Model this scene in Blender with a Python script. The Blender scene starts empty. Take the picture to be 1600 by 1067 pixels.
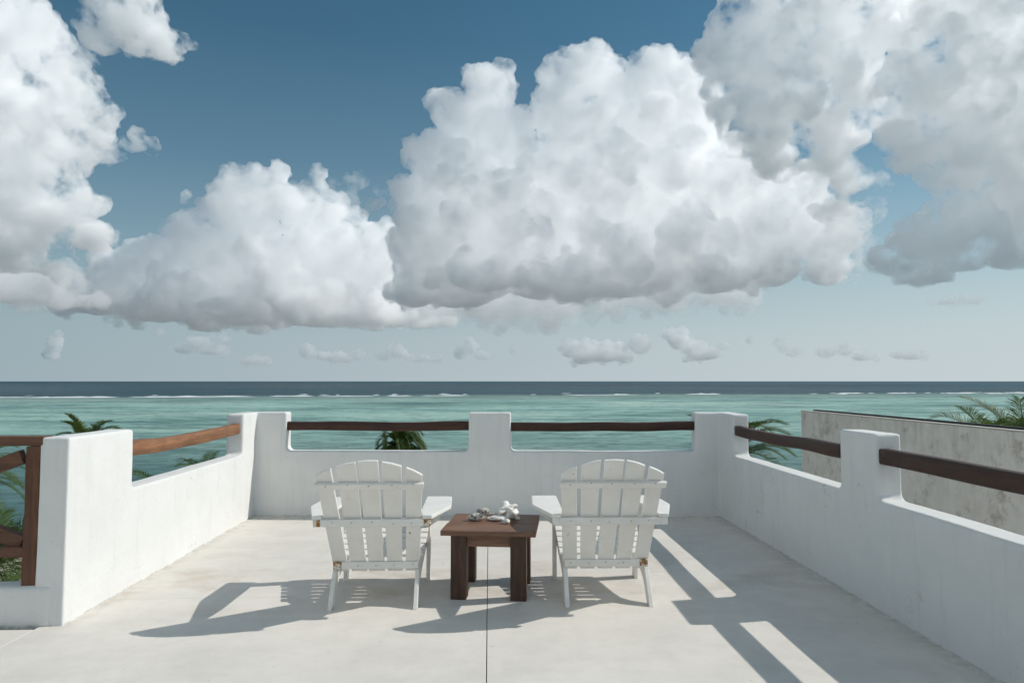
import bpy, bmesh, math, random
import numpy as np
from mathutils import Vector, Matrix, noise
random.seed(7)
S = bpy.context.scene
COL = S.collection
R = math.radians

# ------------------------------------------------------------------ camera
FPX = 1067.0
EYE = 1.45
PITCH = math.atan(62 / FPX)
YAW = math.atan(35 / FPX)
cam = bpy.data.cameras.new('camera')
cam_o = bpy.data.objects.new('camera', cam)
COL.objects.link(cam_o)
cam_o.location = (0, 0, EYE)
cam_o.rotation_euler = (math.pi / 2 + PITCH, 0, -YAW)
cam.sensor_width = 36
cam.lens = 36 * FPX / 1600
cam.clip_start = 0.05
cam.clip_end = 200000
S.camera = cam_o

# ------------------------------------------------------------------ sky and sun
SUN_DIR = Vector((1.155, 0.19, 1.0)).normalized()
SKY_STRENGTH = 0.060
SUN_STRENGTH = 2.25
EXPOSURE = 0.6
CLOUD_EMISSION = 0.0215  # emission given to the cloud vapour, lifts its grey bases
w = bpy.data.worlds.new('World')
S.world = w
w.use_nodes = True
nt = w.node_tree
bg = nt.nodes['Background']
sky = nt.nodes.new('ShaderNodeTexSky')
sky.sky_type = 'NISHITA'
sky.sun_disc = False
sky.sun_elevation = math.asin(SUN_DIR.z)
sky.sun_rotation = math.atan2(SUN_DIR.x, SUN_DIR.y)
sky.altitude = 0
sky.air_density = 1.0
sky.dust_density = 0.4
sky.ozone_density = 2.0
tint = nt.nodes.new('ShaderNodeMix')
tint.data_type = 'RGBA'
tint.blend_type = 'MULTIPLY'
tint.inputs[0].default_value = 1
tint.inputs[7].default_value = (0.36, 0.74, 0.74, 1)
nt.links.new(sky.outputs[0], tint.inputs[6])
# pale sea haze low in the sky, brighter towards the sun
geo = nt.nodes.new('ShaderNodeTexCoord')
sepw = nt.nodes.new('ShaderNodeSeparateXYZ')
nt.links.new(geo.outputs['Generated'], sepw.inputs[0])
rampw = nt.nodes.new('ShaderNodeValToRGB')
el_ = rampw.color_ramp.elements
while len(el_) < 7: el_.new(0.5)
for e_, (p_, c_) in zip(el_, [(0.0, 1.0), (0.06, 0.93), (0.12, 0.72), (0.2, 0.42), (0.3, 0.18), (0.45, 0.05), (0.65, 0.0)]):
    e_.position = p_
    e_.color = (c_, c_, c_, 1)
nt.links.new(sepw.outputs[2], rampw.inputs[0])
dotw = nt.nodes.new('ShaderNodeVectorMath')
dotw.operation = 'DOT_PRODUCT'
dotw.inputs[1].default_value = Vector((SUN_DIR.x, SUN_DIR.y, 0)).normalized()
nt.links.new(geo.outputs['Generated'], dotw.inputs[0])
mrw = nt.nodes.new('ShaderNodeMapRange')
mrw.inputs[1].default_value = -0.6
mrw.inputs[2].default_value = 0.8
nt.links.new(dotw.outputs['Value'], mrw.inputs[0])
hz = nt.nodes.new('ShaderNodeMix')
hz.data_type = 'RGBA'
KH = 1 / SKY_STRENGTH
hz.inputs[6].default_value = (0.205 * KH, 0.262 * KH, 0.293 * KH, 1)
hz.inputs[7].default_value = (0.375 * KH, 0.42 * KH, 0.44 * KH, 1)
nt.links.new(mrw.outputs[0], hz.inputs[0])
fin = nt.nodes.new('ShaderNodeMix')
fin.data_type = 'RGBA'
nt.links.new(rampw.outputs[0], fin.inputs[0])
nt.links.new(tint.outputs[2], fin.inputs[6])
nt.links.new(hz.outputs[2], fin.inputs[7])
nt.links.new(fin.outputs[2], bg.inputs[0])
bg.inputs[1].default_value = SKY_STRENGTH
sl = bpy.data.lights.new('sun', 'SUN')
sl.energy = SUN_STRENGTH
sl.angle = R(0.5)
sl.color = (1.0, 0.955, 0.89)
sun_o = bpy.data.objects.new('sun', sl)
COL.objects.link(sun_o)
sun_o.location = (20, 3, 18)
sun_o.rotation_euler = SUN_DIR.to_track_quat('Z', 'Y').to_euler()
S.view_settings.view_transform = 'Standard'
S.view_settings.look = 'None'
S.view_settings.exposure = EXPOSURE
S.view_settings.gamma = 1
S.render.engine = 'CYCLES'
S.cycles.max_bounces = 40
S.cycles.volume_bounces = 40
S.cycles.diffuse_bounces = 4
S.cycles.glossy_bounces = 2
S.cycles.transparent_max_bounces = 8
S.cycles.use_denoising = True


# ------------------------------------------------------------------ helpers
def tag(o, label=None, cat=None, group=None, kind=None):
    if label: o['label'] = label
    if cat: o['category'] = cat
    if group: o['group'] = group
    if kind: o['kind'] = kind
    return o


def empty(name, loc=(0, 0, 0), rz=0.0):
    o = bpy.data.objects.new(name, None)
    o.empty_display_size = 0.2
    COL.objects.link(o)
    o.location = loc
    o.rotation_euler = (0, 0, rz)
    return o


def link(name, me, mat=None, parent=None):
    o = bpy.data.objects.new(name, me)
    COL.objects.link(o)
    if mat is not None:
        me.materials.clear()
        me.materials.append(mat)
    if parent is not None:
        o.parent = parent
    return o


def from_bm(name, bm, mat=None, parent=None, smooth=False):
    me = bpy.data.meshes.new(name)
    bmesh.ops.recalc_face_normals(bm, faces=bm.faces)
    bm.to_mesh(me)
    bm.free()
    if smooth:
        me.polygons.foreach_set('use_smooth', [True] * len(me.polygons))
    return link(name, me, mat, parent)


def np_mesh(name, V, F, smooth=False):
    """F: (n,k) int array of faces all with k corners"""
    V = np.asarray(V, dtype=np.float32)
    F = np.asarray(F, dtype=np.int32)
    me = bpy.data.meshes.new(name)
    me.vertices.add(len(V))
    me.vertices.foreach_set('co', V.ravel())
    me.loops.add(F.size)
    me.loops.foreach_set('vertex_index', F.ravel())
    me.polygons.add(len(F))
    me.polygons.foreach_set('loop_start', np.arange(0, F.size, F.shape[1]))
    me.update(calc_edges=True)
    if smooth:
        me.polygons.foreach_set('use_smooth', [True] * len(me.polygons))
    return me


def bevel(bm, w, seg=2, ang=30):
    es = [e for e in bm.edges if len(e.link_faces) == 2 and e.calc_face_angle(0) > R(ang)]
    bmesh.ops.bevel(bm, geom=es, offset=w, segments=seg, profile=0.6, affect='EDGES', clamp_overlap=True)


def box_bm(x0, x1, y0, y1, z0, z1, bv=0.0, seg=2):
    bm = bmesh.new()
    m = Matrix.Translation(((x0 + x1) / 2, (y0 + y1) / 2, (z0 + z1) / 2)) @ Matrix.Diagonal((x1 - x0, y1 - y0, z1 - z0, 1))
    bmesh.ops.create_cube(bm, size=1, matrix=m)
    if bv: bevel(bm, bv, seg)
    return bm


def prism_bm(poly, thick, mat4=None, bv=0.0, seg=2):
    """poly in local XY, extruded along +Z by thick, then transformed"""
    bm = bmesh.new()
    a = [bm.verts.new((p[0], p[1], 0)) for p in poly]
    b = [bm.verts.new((p[0], p[1], thick)) for p in poly]
    n = len(poly)
    bm.faces.new(a)
    bm.faces.new(b)
    for i in range(n):
        bm.faces.new((a[i], a[(i + 1) % n], b[(i + 1) % n], b[i]))
    bmesh.ops.recalc_face_normals(bm, faces=bm.faces)
    if bv: bevel(bm, bv, seg)
    if mat4 is not None:
        bmesh.ops.transform(bm, matrix=mat4, verts=bm.verts)
    return bm


def beam_bm(p0, p1, w, h, n=14, sag=0.0, wob=0.0, seed=0, bv=0.006, side=None, wv=0.0):
    """hewn timber from p0 to p1: w across, h high, gently wavy"""
    p0, p1 = Vector(p0), Vector(p1)
    d = (p1 - p0)
    L = d.length
    d.normalize()
    up = Vector((0, 0, 1)) if abs(d.z) < 0.95 else Vector((0, 1, 0))
    if side is None:
        side = d.cross(up).normalized()
    else:
        side = Vector(side).normalized()
    u = side.cross(d).normalized()
    bm = bmesh.new()
    rings = []
    for i in range(n + 1):
        t = i / n
        c = p0 + d * (L * t)
        env = math.sin(math.pi * t)
        c += u * (-sag * env + wob * noise.noise(Vector((t * 3.2, seed * 7.3, 0)))) + side * (wob * 0.8 * noise.noise(Vector((t * 3.0, 5, seed * 3.1))))
        hh = h / 2 * (1 + wv * noise.noise(Vector((t * 4, seed, 9))))
        ww = w / 2 * (1 + wv * noise.noise(Vector((t * 4, seed, 19))))
        b = bv
        prof = [(-ww + b, -hh), (ww - b, -hh), (ww, -hh + b), (ww, hh - b), (ww - b, hh), (-ww + b, hh), (-ww, hh - b), (-ww, -hh + b)]
        rings.append([bm.verts.new(c + side * x + u * y) for x, y in prof])
    for a, b2 in zip(rings[:-1], rings[1:]):
        for k in range(8):
            bm.faces.new((a[k], a[(k + 1) % 8], b2[(k + 1) % 8], b2[k]))
    bm.faces.new(rings[0])
    bm.faces.new(rings[-1])
    return bm


class NT:
    """tiny node-tree helper"""
    def __init__(self, name):
        self.m = bpy.data.materials.new(name)
        self.m.use_nodes = True
        self.t = self.m.node_tree
        self.t.nodes.clear()
        self.out = self.n('OutputMaterial')

    def n(self, typ, **kw):
        x = self.t.nodes.new('ShaderNode' + typ)
        for k, v in kw.items():
            setattr(x, k, v)
        return x

    def l(self, a, b):
        self.t.links.new(a, b)

    def coord(self, kind='Object', scale=(1, 1, 1)):
        if kind == 'Position':
            o = self.n('NewGeometry').outputs['Position']
        else:
            o = self.n('TexCoord').outputs[kind]
        mp = self.n('Mapping')
        mp.inputs['Scale'].default_value = scale
        self.l(o, mp.inputs[0])
        return mp.outputs[0]

    def noise(self, vec, scale, detail=3, rough=0.55, dist=0.0):
        x = self.n('TexNoise')
        x.inputs['Scale'].default_value = scale
        x.inputs['Detail'].default_value = detail
        x.inputs['Roughness'].default_value = rough
        x.inputs['Distortion'].default_value = dist
        self.l(vec, x.inputs['Vector'])
        return x.outputs['Fac']

    def ramp(self, fac, stops, interp='LINEAR'):
        x = self.n('ValToRGB')
        x.color_ramp.interpolation = interp
        e = x.color_ramp.elements
        while len(e) < len(stops): e.new(0.5)
        for el, (p, c) in zip(e, stops):
            el.position = p
            el.color = (c, c, c, 1) if isinstance(c, (int, float)) else (*c, 1)
        self.l(fac, x.inputs[0])
        return x.outputs[0]

    def maprange(self, v, a, b, c=0.0, d=1.0, smooth=False):
        x = self.n('MapRange')
        if smooth: x.interpolation_type = 'SMOOTHSTEP'
        for i, q in enumerate((a, b, c, d)):
            x.inputs[i + 1].default_value = q
        self.l(v, x.inputs[0])
        return x.outputs[0]

    def mix(self, fac, a, b, blend='MIX'):
        x = self.n('Mix', data_type='RGBA', blend_type=blend)
        for i, v in ((0, fac), (6, a), (7, b)):
            if hasattr(v, 'is_output'): self.l(v, x.inputs[i])
            elif i == 0: x.inputs[0].default_value = v
            else: x.inputs[i].default_value = (*v, 1)
        return x.outputs[2]

    def math(self, op, a, b=0.0, clamp=False):
        x = self.n('Math', operation=op, use_clamp=clamp)
        for i, v in ((0, a), (1, b)):
            if hasattr(v, 'is_output'): self.l(v, x.inputs[i])
            else: x.inputs[i].default_value = v
        return x.outputs[0]

    def bump(self, h, strength=0.3, dist=0.01, normal=None):
        x = self.n('Bump')
        x.inputs['Strength'].default_value = strength
        x.inputs['Distance'].default_value = dist
        self.l(h, x.inputs['Height'])
        if normal is not None: self.l(normal, x.inputs['Normal'])
        return x.outputs[0]

    def pbr(self, color, rough=0.6, normal=None, spec=0.5, **kw):
        x = self.n('BsdfPrincipled')
        for key, v in (('Base Color', color), ('Roughness', rough), ('Specular IOR Level', spec)):
            if hasattr(v, 'is_output'): self.l(v, x.inputs[key])
            elif key == 'Base Color': x.inputs[key].default_value = (*v, 1)
            else: x.inputs[key].default_value = v
        if normal is not None: self.l(normal, x.inputs['Normal'])
        self.l(x.outputs[0], self.out.inputs[0])
        return x


# ------------------------------------------------------------------ materials
def mat_stucco():
    k = NT('white_stucco')
    p = k.coord('Position')
    n1 = k.noise(p, 3.0, 4, 0.6)
    n2 = k.noise(p, 45, 4, 0.6)
    n3 = k.noise(p, 160, 2, 0.6)
    col = k.mix(k.maprange(n1, 0.3, 0.72), (0.74, 0.74, 0.725), (0.69, 0.69, 0.675))
    # grey weather specks, mostly near the floor and under the copings
    sep = k.n('SeparateXYZ')
    k.l(p, sep.inputs[0])
    low = k.maprange(sep.outputs[2], 0.0, 0.40, 1.0, 0.15)
    sp = k.maprange(k.noise(p, 55, 5, 0.72), 0.60, 0.70)
    reg = k.maprange(k.noise(p, 1.7, 3, 0.6), 0.48, 0.68)
    f = k.math('MULTIPLY', k.math('MULTIPLY', sp, low), k.maprange(reg, 0, 1, 0.12, 1.0))
    col = k.mix(k.math('MULTIPLY', f, 0.9), col, (0.26, 0.25, 0.23))
    # thin grime line at the foot of the wall
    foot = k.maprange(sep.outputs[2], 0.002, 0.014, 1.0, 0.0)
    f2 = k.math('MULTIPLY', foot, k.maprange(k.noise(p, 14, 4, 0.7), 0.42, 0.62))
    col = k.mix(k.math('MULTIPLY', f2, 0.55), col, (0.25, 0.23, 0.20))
    # faint vertical runs
    pr = k.coord('Position', (9, 9, 0.8))
    runs = k.maprange(k.noise(pr, 1.6, 4, 0.65), 0.52, 0.75, 0, 0.22)
    col = k.mix(runs, col, (0.5, 0.5, 0.49))
    # odd scuffs where the wash has worn thin
    sc = k.math('MULTIPLY', k.maprange(k.noise(p, 3.1, 3, 0.6), 0.62, 0.70), k.maprange(k.noise(p, 30, 6, 0.75), 0.50, 0.60))
    col = k.mix(k.math('MULTIPLY', sc, 0.5), col, (0.42, 0.39, 0.35))
    nb = k.bump(n2, 0.35, 0.006)
    nb = k.bump(n3, 0.25, 0.002, nb)
    nb = k.bump(n1, 0.35, 0.03, nb)
    k.pbr(col, 0.75, nb, 0.25)
    return k.m


def mat_floor():
    k = NT('pale_screed_floor')
    p = k.coord('Position')
    n1 = k.noise(p, 1.1, 5, 0.62)
    n2 = k.noise(p, 9, 5, 0.65)
    pst = k.coord('Position', (1.0, 1.5, 1.0))
    n3 = k.noise(pst, 2.4, 4, 0.6)
    col = k.mix(k.maprange(n1, 0.3, 0.7), (0.74, 0.70, 0.645), (0.68, 0.64, 0.585))
    col = k.mix(k.maprange(n3, 0.4, 0.75, 0, 0.35), col, (0.50, 0.48, 0.44))
    col = k.mix(k.maprange(n2, 0.45, 0.8, 0, 0.22), col, (0.47, 0.45, 0.41))
    # tan / rusty stains round the chairs
    sep = k.n('SeparateXYZ')
    k.l(p, sep.inputs[0])
    yy = k.maprange(k.math('ABSOLUTE', k.math('SUBTRACT', sep.outputs[1], 5.2)), 0.2, 1.3, 1, 0)
    st = k.maprange(k.noise(pst, 1.7, 5, 0.7), 0.5, 0.72)
    col = k.mix(k.math('MULTIPLY', k.math('MULTIPLY', st, yy), 0.5), col, (0.44, 0.34, 0.24))
    # dust and grime gathered along the foot of the walls
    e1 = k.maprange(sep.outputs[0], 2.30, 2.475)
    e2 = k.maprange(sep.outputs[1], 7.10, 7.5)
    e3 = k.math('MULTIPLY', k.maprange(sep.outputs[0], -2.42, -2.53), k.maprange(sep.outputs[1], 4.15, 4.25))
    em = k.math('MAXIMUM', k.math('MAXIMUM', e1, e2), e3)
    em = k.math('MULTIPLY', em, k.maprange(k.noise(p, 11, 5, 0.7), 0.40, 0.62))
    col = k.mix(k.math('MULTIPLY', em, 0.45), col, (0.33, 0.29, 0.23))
    # dark specks
    sp = k.maprange(k.noise(p, 34, 2, 0.5), 0.735, 0.76)
    col = k.mix(k.math('MULTIPLY', sp, 0.5), col, (0.12, 0.11, 0.10))
    grain = k.noise(p, 260, 2, 0.7)
    nb = k.bump(grain, 0.2, 0.0015)
    nb = k.bump(n2, 0.2, 0.006, nb)
    k.pbr(col, k.maprange(n2, 0.3, 0.7, 0.55, 0.72), nb, 0.3)
    return k.m


def mat_plain(name, c, rough=0.8, spec=0.3):
    k = NT(name)
    p = k.coord('Position')
    n = k.noise(p, 6, 4, 0.6)
    col = k.mix(k.maprange(n, 0.3, 0.7), c, tuple(v * 0.8 for v in c))
    k.pbr(col, rough, k.bump(n, 0.2, 0.01), spec)
    return k.m


def mat_wood(name, light, dark, axis='X', spec=0.35, rough=0.55, coord='Object'):
    k = NT(name)
    sc = {'X': (1.2, 16, 16), 'Y': (16, 1.2, 16), 'Z': (16, 16, 1.2)}[axis]
    p = k.coord(coord, sc)
    n = k.noise(p, 1.0, 5, 0.65, 0.8)
    fine = k.noise(k.coord(coord, tuple(v * 5 for v in sc)), 1.0, 3, 0.6)
    col = k.ramp(n, [(0.28, dark), (0.5, tuple((a + b) / 2 for a, b in zip(light, dark))), (0.72, light)])
    col = k.mix(k.maprange(fine, 0.45, 0.7, 0, 0.5), col, tuple(v * 0.55 for v in dark))
    blotch = k.noise(k.coord(coord), 3.2, 3, 0.6)
    col = k.mix(k.maprange(blotch, 0.5, 0.72, 0, 0.55), col, tuple(v * 0.6 for v in dark))
    info = k.n('ObjectInfo')
    col = k.mix(k.maprange(info.outputs['Random'], 0, 1, 0.0, 0.22), col, dark)
    k.pbr(col, k.maprange(n, 0.3, 0.7, rough - 0.08, rough + 0.12), k.bump(fine, 0.35, 0.003), spec)
    return k.m


def mat_paint():
    """old white brush paint on board, greyish-cream, with small flakes gone"""
    k = NT('worn_white_paint')
    p = k.coord('Position')
    n1 = k.noise(p, 5, 4, 0.6)
    col = k.mix(k.maprange(n1, 0.3, 0.7), (0.82, 0.80, 0.76), (0.75, 0.725, 0.68))
    # edges of boards wear through
    flake = k.maprange(k.noise(p, 38, 4, 0.62), 0.685, 0.70)
    reg = k.maprange(k.noise(p, 4.3, 2, 0.5), 0.5, 0.6)
    f = k.math('MULTIPLY', flake, reg)
    col = k.mix(f, col, k.mix(k.noise(p, 25, 2), (0.10, 0.06, 0.04), (0.35, 0.19, 0.09)))
    tan = k.maprange(k.noise(p, 7.0, 4, 0.65), 0.60, 0.74, 0, 0.30)
    col = k.mix(tan, col, (0.62, 0.46, 0.30))
    fine = k.noise(p, 120, 3, 0.6)
    nb = k.bump(fine, 0.2, 0.0015)
    nb = k.bump(f, 0.6, -0.002, nb)
    k.pbr(col, 0.5, nb, 0.4)
    return k.m


def mat_peel(amount=0.5):
    k = NT('peeled_board_end')
    p = k.coord('Position')
    n = k.noise(p, 42, 4, 0.6)
    f = k.maprange(n, amount - 0.04, amount + 0.04)
    rust = k.mix(k.maprange(k.noise(p, 60, 3), 0.35, 0.65), (0.10, 0.05, 0.025), (0.50, 0.24, 0.07))
    col = k.mix(f, rust, (0.72, 0.66, 0.56))
    k.pbr(col, 0.7, k.bump(f, 0.5, 0.002), 0.3)
    return k.m


def mat_concrete_wall():
    k = NT('weathered_render')
    p = k.coord('Position')
    big = k.noise(k.coord('Position', (1, 1, 0.55)), 1.2, 5, 0.68)
    med = k.noise(p, 5.5, 5, 0.65)
    col = k.mix(k.maprange(big, 0.35, 0.65), (0.83, 0.755, 0.68), (0.88, 0.82, 0.75))
    col = k.mix(k.maprange(med, 0.45, 0.7, 0, 0.4), col, (0.58, 0.52, 0.46))
    pr = k.coord('Position', (7, 7, 0.7))
    runs = k.maprange(k.noise(pr, 1.0, 5, 0.7), 0.5, 0.72)
    sep = k.n('SeparateXYZ')
    k.l(p, sep.inputs[0])
    top = k.maprange(sep.outputs[2], 0.85, -0.3, 1.0, 0.18)
    col = k.mix(k.math('MULTIPLY', k.math('MULTIPLY', runs, top), 0.5), col, (0.40, 0.35, 0.30))
    blot = k.maprange(k.noise(p, 2.3, 6, 0.72), 0.56, 0.66, 0, 0.55)
    col = k.mix(blot, col, (0.38, 0.30, 0.235))
    fine = k.noise(p, 40, 4, 0.7)
    k.pbr(col, 0.88, k.bump(fine, 0.5, 0.01), 0.15)
    return k.m


def mat_frond(name, c1, c2):
    k = NT(name)
    p = k.coord('Position')
    info = k.n('ObjectInfo')
    col = k.mix(k.maprange(k.noise(p, 2.5, 3), 0.3, 0.7), c1, c2)
    col = k.mix(k.maprange(info.outputs['Random'], 0.75, 1.0, 0, 0.45), col, (0.14, 0.12, 0.04))
    d = k.n('BsdfPrincipled')
    k.l(col, d.inputs['Base Color'])
    d.inputs['Roughness'].default_value = 0.6
    d.inputs['Specular IOR Level'].default_value = 0.25
    t = k.n('BsdfTranslucent')
    k.l(k.mix(0.5, col, (0.16, 0.20, 0.03)), t.inputs['Color'])
    m = k.n('MixShader')
    m.inputs[0].default_value = 0.25
    k.l(d.outputs[0], m.inputs[1])
    k.l(t.outputs[0], m.inputs[2])
    k.l(m.outputs[0], k.out.inputs[0])
    return k.m


def mat_sea():
    k = NT('sea_water')
    p = k.coord('Position')
    sep = k.n('SeparateXYZ')
    k.l(p, sep.inputs[0])
    X, Y = sep.outputs[0], sep.outputs[1]
    # the reef line runs away from the shore towards the right
    reef = k.math('ADD', k.math('MULTIPLY', X, 0.17), 452.0)
    warp = k.math('MULTIPLY', k.math('SUBTRACT', k.noise(k.coord('Position', (1, 1, 1)), 0.006, 4, 0.6), 0.5), 120)
    d = k.math('ADD', k.math('SUBTRACT', Y, reef), warp)
    patch = k.noise(k.coord('Position', (0.6, 1.2, 1)), 0.016, 8, 0.7)
    shallow = k.ramp(patch, [(0.34, (0.11, 0.23, 0.21)), (0.44, (0.25, 0.44, 0.385)), (0.54, (0.37, 0.58, 0.50)), (0.66, (0.52, 0.66, 0.57))])
    near = k.maprange(Y, 50, 150, 1, 0, True)
    shallow = k.mix(k.math('MULTIPLY', near, 0.8), shallow, (0.05, 0.125, 0.135))
    flat = k.maprange(d, -170, -30, 0, 1, True)
    shallow = k.mix(k.math('MULTIPLY', flat, 0.65), shallow, (0.20, 0.29, 0.25))
    grass = k.maprange(k.noise(k.coord('Position', (0.4, 1.0, 1)), 0.055, 8, 0.72), 0.53, 0.61, 0, 0.6)
    shallow = k.mix(grass, shallow, (0.07, 0.16, 0.15))
    streak = k.maprange(k.noise(k.coord('Position', (0.2, 1.0, 1)), 0.13, 7, 0.75), 0.54, 0.62, 0, 0.5)
    shallow = k.mix(streak, shallow, (0.07, 0.17, 0.165))
    deep = k.mix(k.maprange(k.noise(k.coord('Position', (0.25, 1.2, 1)), 0.012, 7, 0.7), 0.4, 0.6), (0.010, 0.042, 0.062), (0.030, 0.085, 0.10))
    col = k.mix(k.maprange(d, -30, 45), shallow, deep)
    w1 = k.noise(k.coord('Position', (0.42, 1.0, 1)), 0.45, 7, 0.7, 0.5)
    w2 = k.noise(k.coord('Position', (0.45, 1.0, 1)), 2.6, 4, 0.6)
    w0 = k.noise(k.coord('Position', (0.14, 1.0, 1)), 0.10, 5, 0.65)
    nb = k.bump(w0, 1.0, 3.0)
    nb = k.bump(w1, 1.0, 0.9, nb)
    nb = k.bump(w2, 0.8, 0.14, nb)
    ripple = k.maprange(w1, 0.50, 0.58, 0, 0.7)
    col = k.mix(ripple, col, k.mix(0.6, col, (0.01, 0.04, 0.045)))
    dif = k.n('BsdfDiffuse')
    k.l(col, dif.inputs[0])
    k.l(nb, dif.inputs['Normal'])
    gl = k.n('BsdfGlossy')
    gl.inputs['Roughness'].default_value = 0.16
    gl.inputs[0].default_value = (0.9, 0.95, 1, 1)
    k.l(nb, gl.inputs['Normal'])
    fr = k.n('Fresnel')
    fr.inputs[0].default_value = 1.33
    k.l(nb, fr.inputs['Normal'])
    m = k.n('MixShader')
    k.l(k.math('MINIMUM', k.math('MULTIPLY', fr.outputs[0], 0.8), 0.25), m.inputs[0])
    k.l(dif.outputs[0], m.inputs[1])
    k.l(gl.outputs[0], m.inputs[2])
    k.l(m.outputs[0], k.out.inputs[0])
    return k.m


def mat_shell(name, c1, c2, scale=60, lo=0.42, hi=0.58):
    k = NT(name)
    p = k.coord('Object')
    n = k.noise(p, scale, 4, 0.65, 0.6)
    col = k.mix(k.maprange(n, lo, hi), c1, c2)
    k.pbr(col, 0.55, k.bump(k.noise(p, 160, 3), 0.5, 0.002), 0.35)
    return k.m


M_STUCCO = mat_stucco()
M_FLOOR = mat_floor()
M_JOINT = mat_plain('dark_joint', (0.17, 0.155, 0.14))
M_RAIL = mat_wood('dark_rail_timber', (0.085, 0.036, 0.022), (0.036, 0.017, 0.012), 'X')
M_RAILB = mat_wood('balustrade_timber', (0.20, 0.095, 0.052), (0.08, 0.038, 0.024), 'X')
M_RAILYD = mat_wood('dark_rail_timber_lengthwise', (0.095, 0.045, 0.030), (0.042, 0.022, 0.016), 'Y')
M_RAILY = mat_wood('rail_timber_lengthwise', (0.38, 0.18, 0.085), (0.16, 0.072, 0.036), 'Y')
M_RAILZ = mat_wood('post_timber', (0.22, 0.095, 0.045), (0.085, 0.038, 0.022), 'Z')
M_TABLE = mat_wood('table_timber', (0.36, 0.20, 0.125), (0.12, 0.058, 0.036), 'X', 0.35, 0.5)
M_TABLEZ = mat_wood('table_leg_timber', (0.15, 0.078, 0.05), (0.050, 0.028, 0.019), 'Z', 0.3, 0.55)
M_PAINT = mat_paint()
M_PEEL = mat_peel(0.50)
M_SCREW = mat_plain('rusty_screw', (0.42, 0.34, 0.28), 0.7)
M_NEIGH = mat_concrete_wall()
M_COPING = mat_plain('pale_coping', (0.62, 0.58, 0.53))
M_TAR = mat_plain('roof_membrane', (0.022, 0.022, 0.022), 0.7)
M_BODY = mat_plain('house_render', (0.72, 0.72, 0.70))
M_SAND = mat_plain('beach_sand', (0.52, 0.47, 0.39))
M_ROCK = mat_plain('reef_rock', (0.20, 0.155, 0.11))
M_FROND = mat_frond('palm_leaf', (0.035, 0.075, 0.018), (0.075, 0.13, 0.032))
M_FRONDL = mat_frond('young_palm_leaf', (0.08, 0.14, 0.03), (0.13, 0.19, 0.05))
M_TRUNK = mat_plain('palm_bark', (0.19, 0.155, 0.12), 0.9)
M_SHRUB = mat_frond('shrub_leaf', (0.05, 0.10, 0.025), (0.10, 0.15, 0.045))
M_SEA = mat_sea()
M_FOAM = mat_plain('sea_foam', (0.85, 0.87, 0.87), 0.7)


# ------------------------------------------------------------------ ground, sea, reef
SEA_Z = -8.0


def build_sea():
    xs = np.concatenate([-np.geomspace(60000, 80, 30), np.linspace(-70, 70, 15), np.geomspace(80, 60000, 30)])
    ys = np.concatenate([np.linspace(-300, 40, 5), np.geomspace(46, 60000, 60)])
    Xg, Yg = np.meshgrid(xs, ys)
    V = np.stack([Xg.ravel(), Yg.ravel(), np.full(Xg.size, SEA_Z)], 1)
    nx, ny = len(xs), len(ys)
    i = np.arange(nx * ny).reshape(ny, nx)
    F = np.stack([i[:-1, :-1], i[:-1, 1:], i[1:, 1:], i[1:, :-1]], -1).reshape(-1, 4)
    o = link('sea', np_mesh('sea', V, F), M_SEA)
    tag(o, 'turquoise lagoon turning dark blue beyond the reef, out to the horizon', kind='structure')


def build_ground():
    nx, ny = 90, 60
    xs = np.linspace(-260, 260, nx)
    ys = np.linspace(-200, 62, ny)
    V = []
    for y in ys:
        for x in xs:
            sh = 47 + 5 * noise.noise(Vector((x * 0.02, 3, 0))) + 0.0006 * x * x * -0.2
            t = (sh - y) / 8.0
            z = SEA_Z + max(-1.5, min(0.75, t * 0.55)) + (0.25 * noise.noise(Vector((x * 0.12, y * 0.12, 0))) if y < sh else 0)
            V.append((x, y, z))
    i = np.arange(nx * ny).reshape(ny, nx)
    F = np.stack([i[:-1, :-1], i[:-1, 1:], i[1:, 1:], i[1:, :-1]], -1).reshape(-1, 4)
    tag(link('ground', np_mesh('ground', V, F, True), M_SAND), 'sandy ground and beach below the terrace', kind='structure')


def reef_y(x):
    return 452 + 0.17 * x


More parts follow.
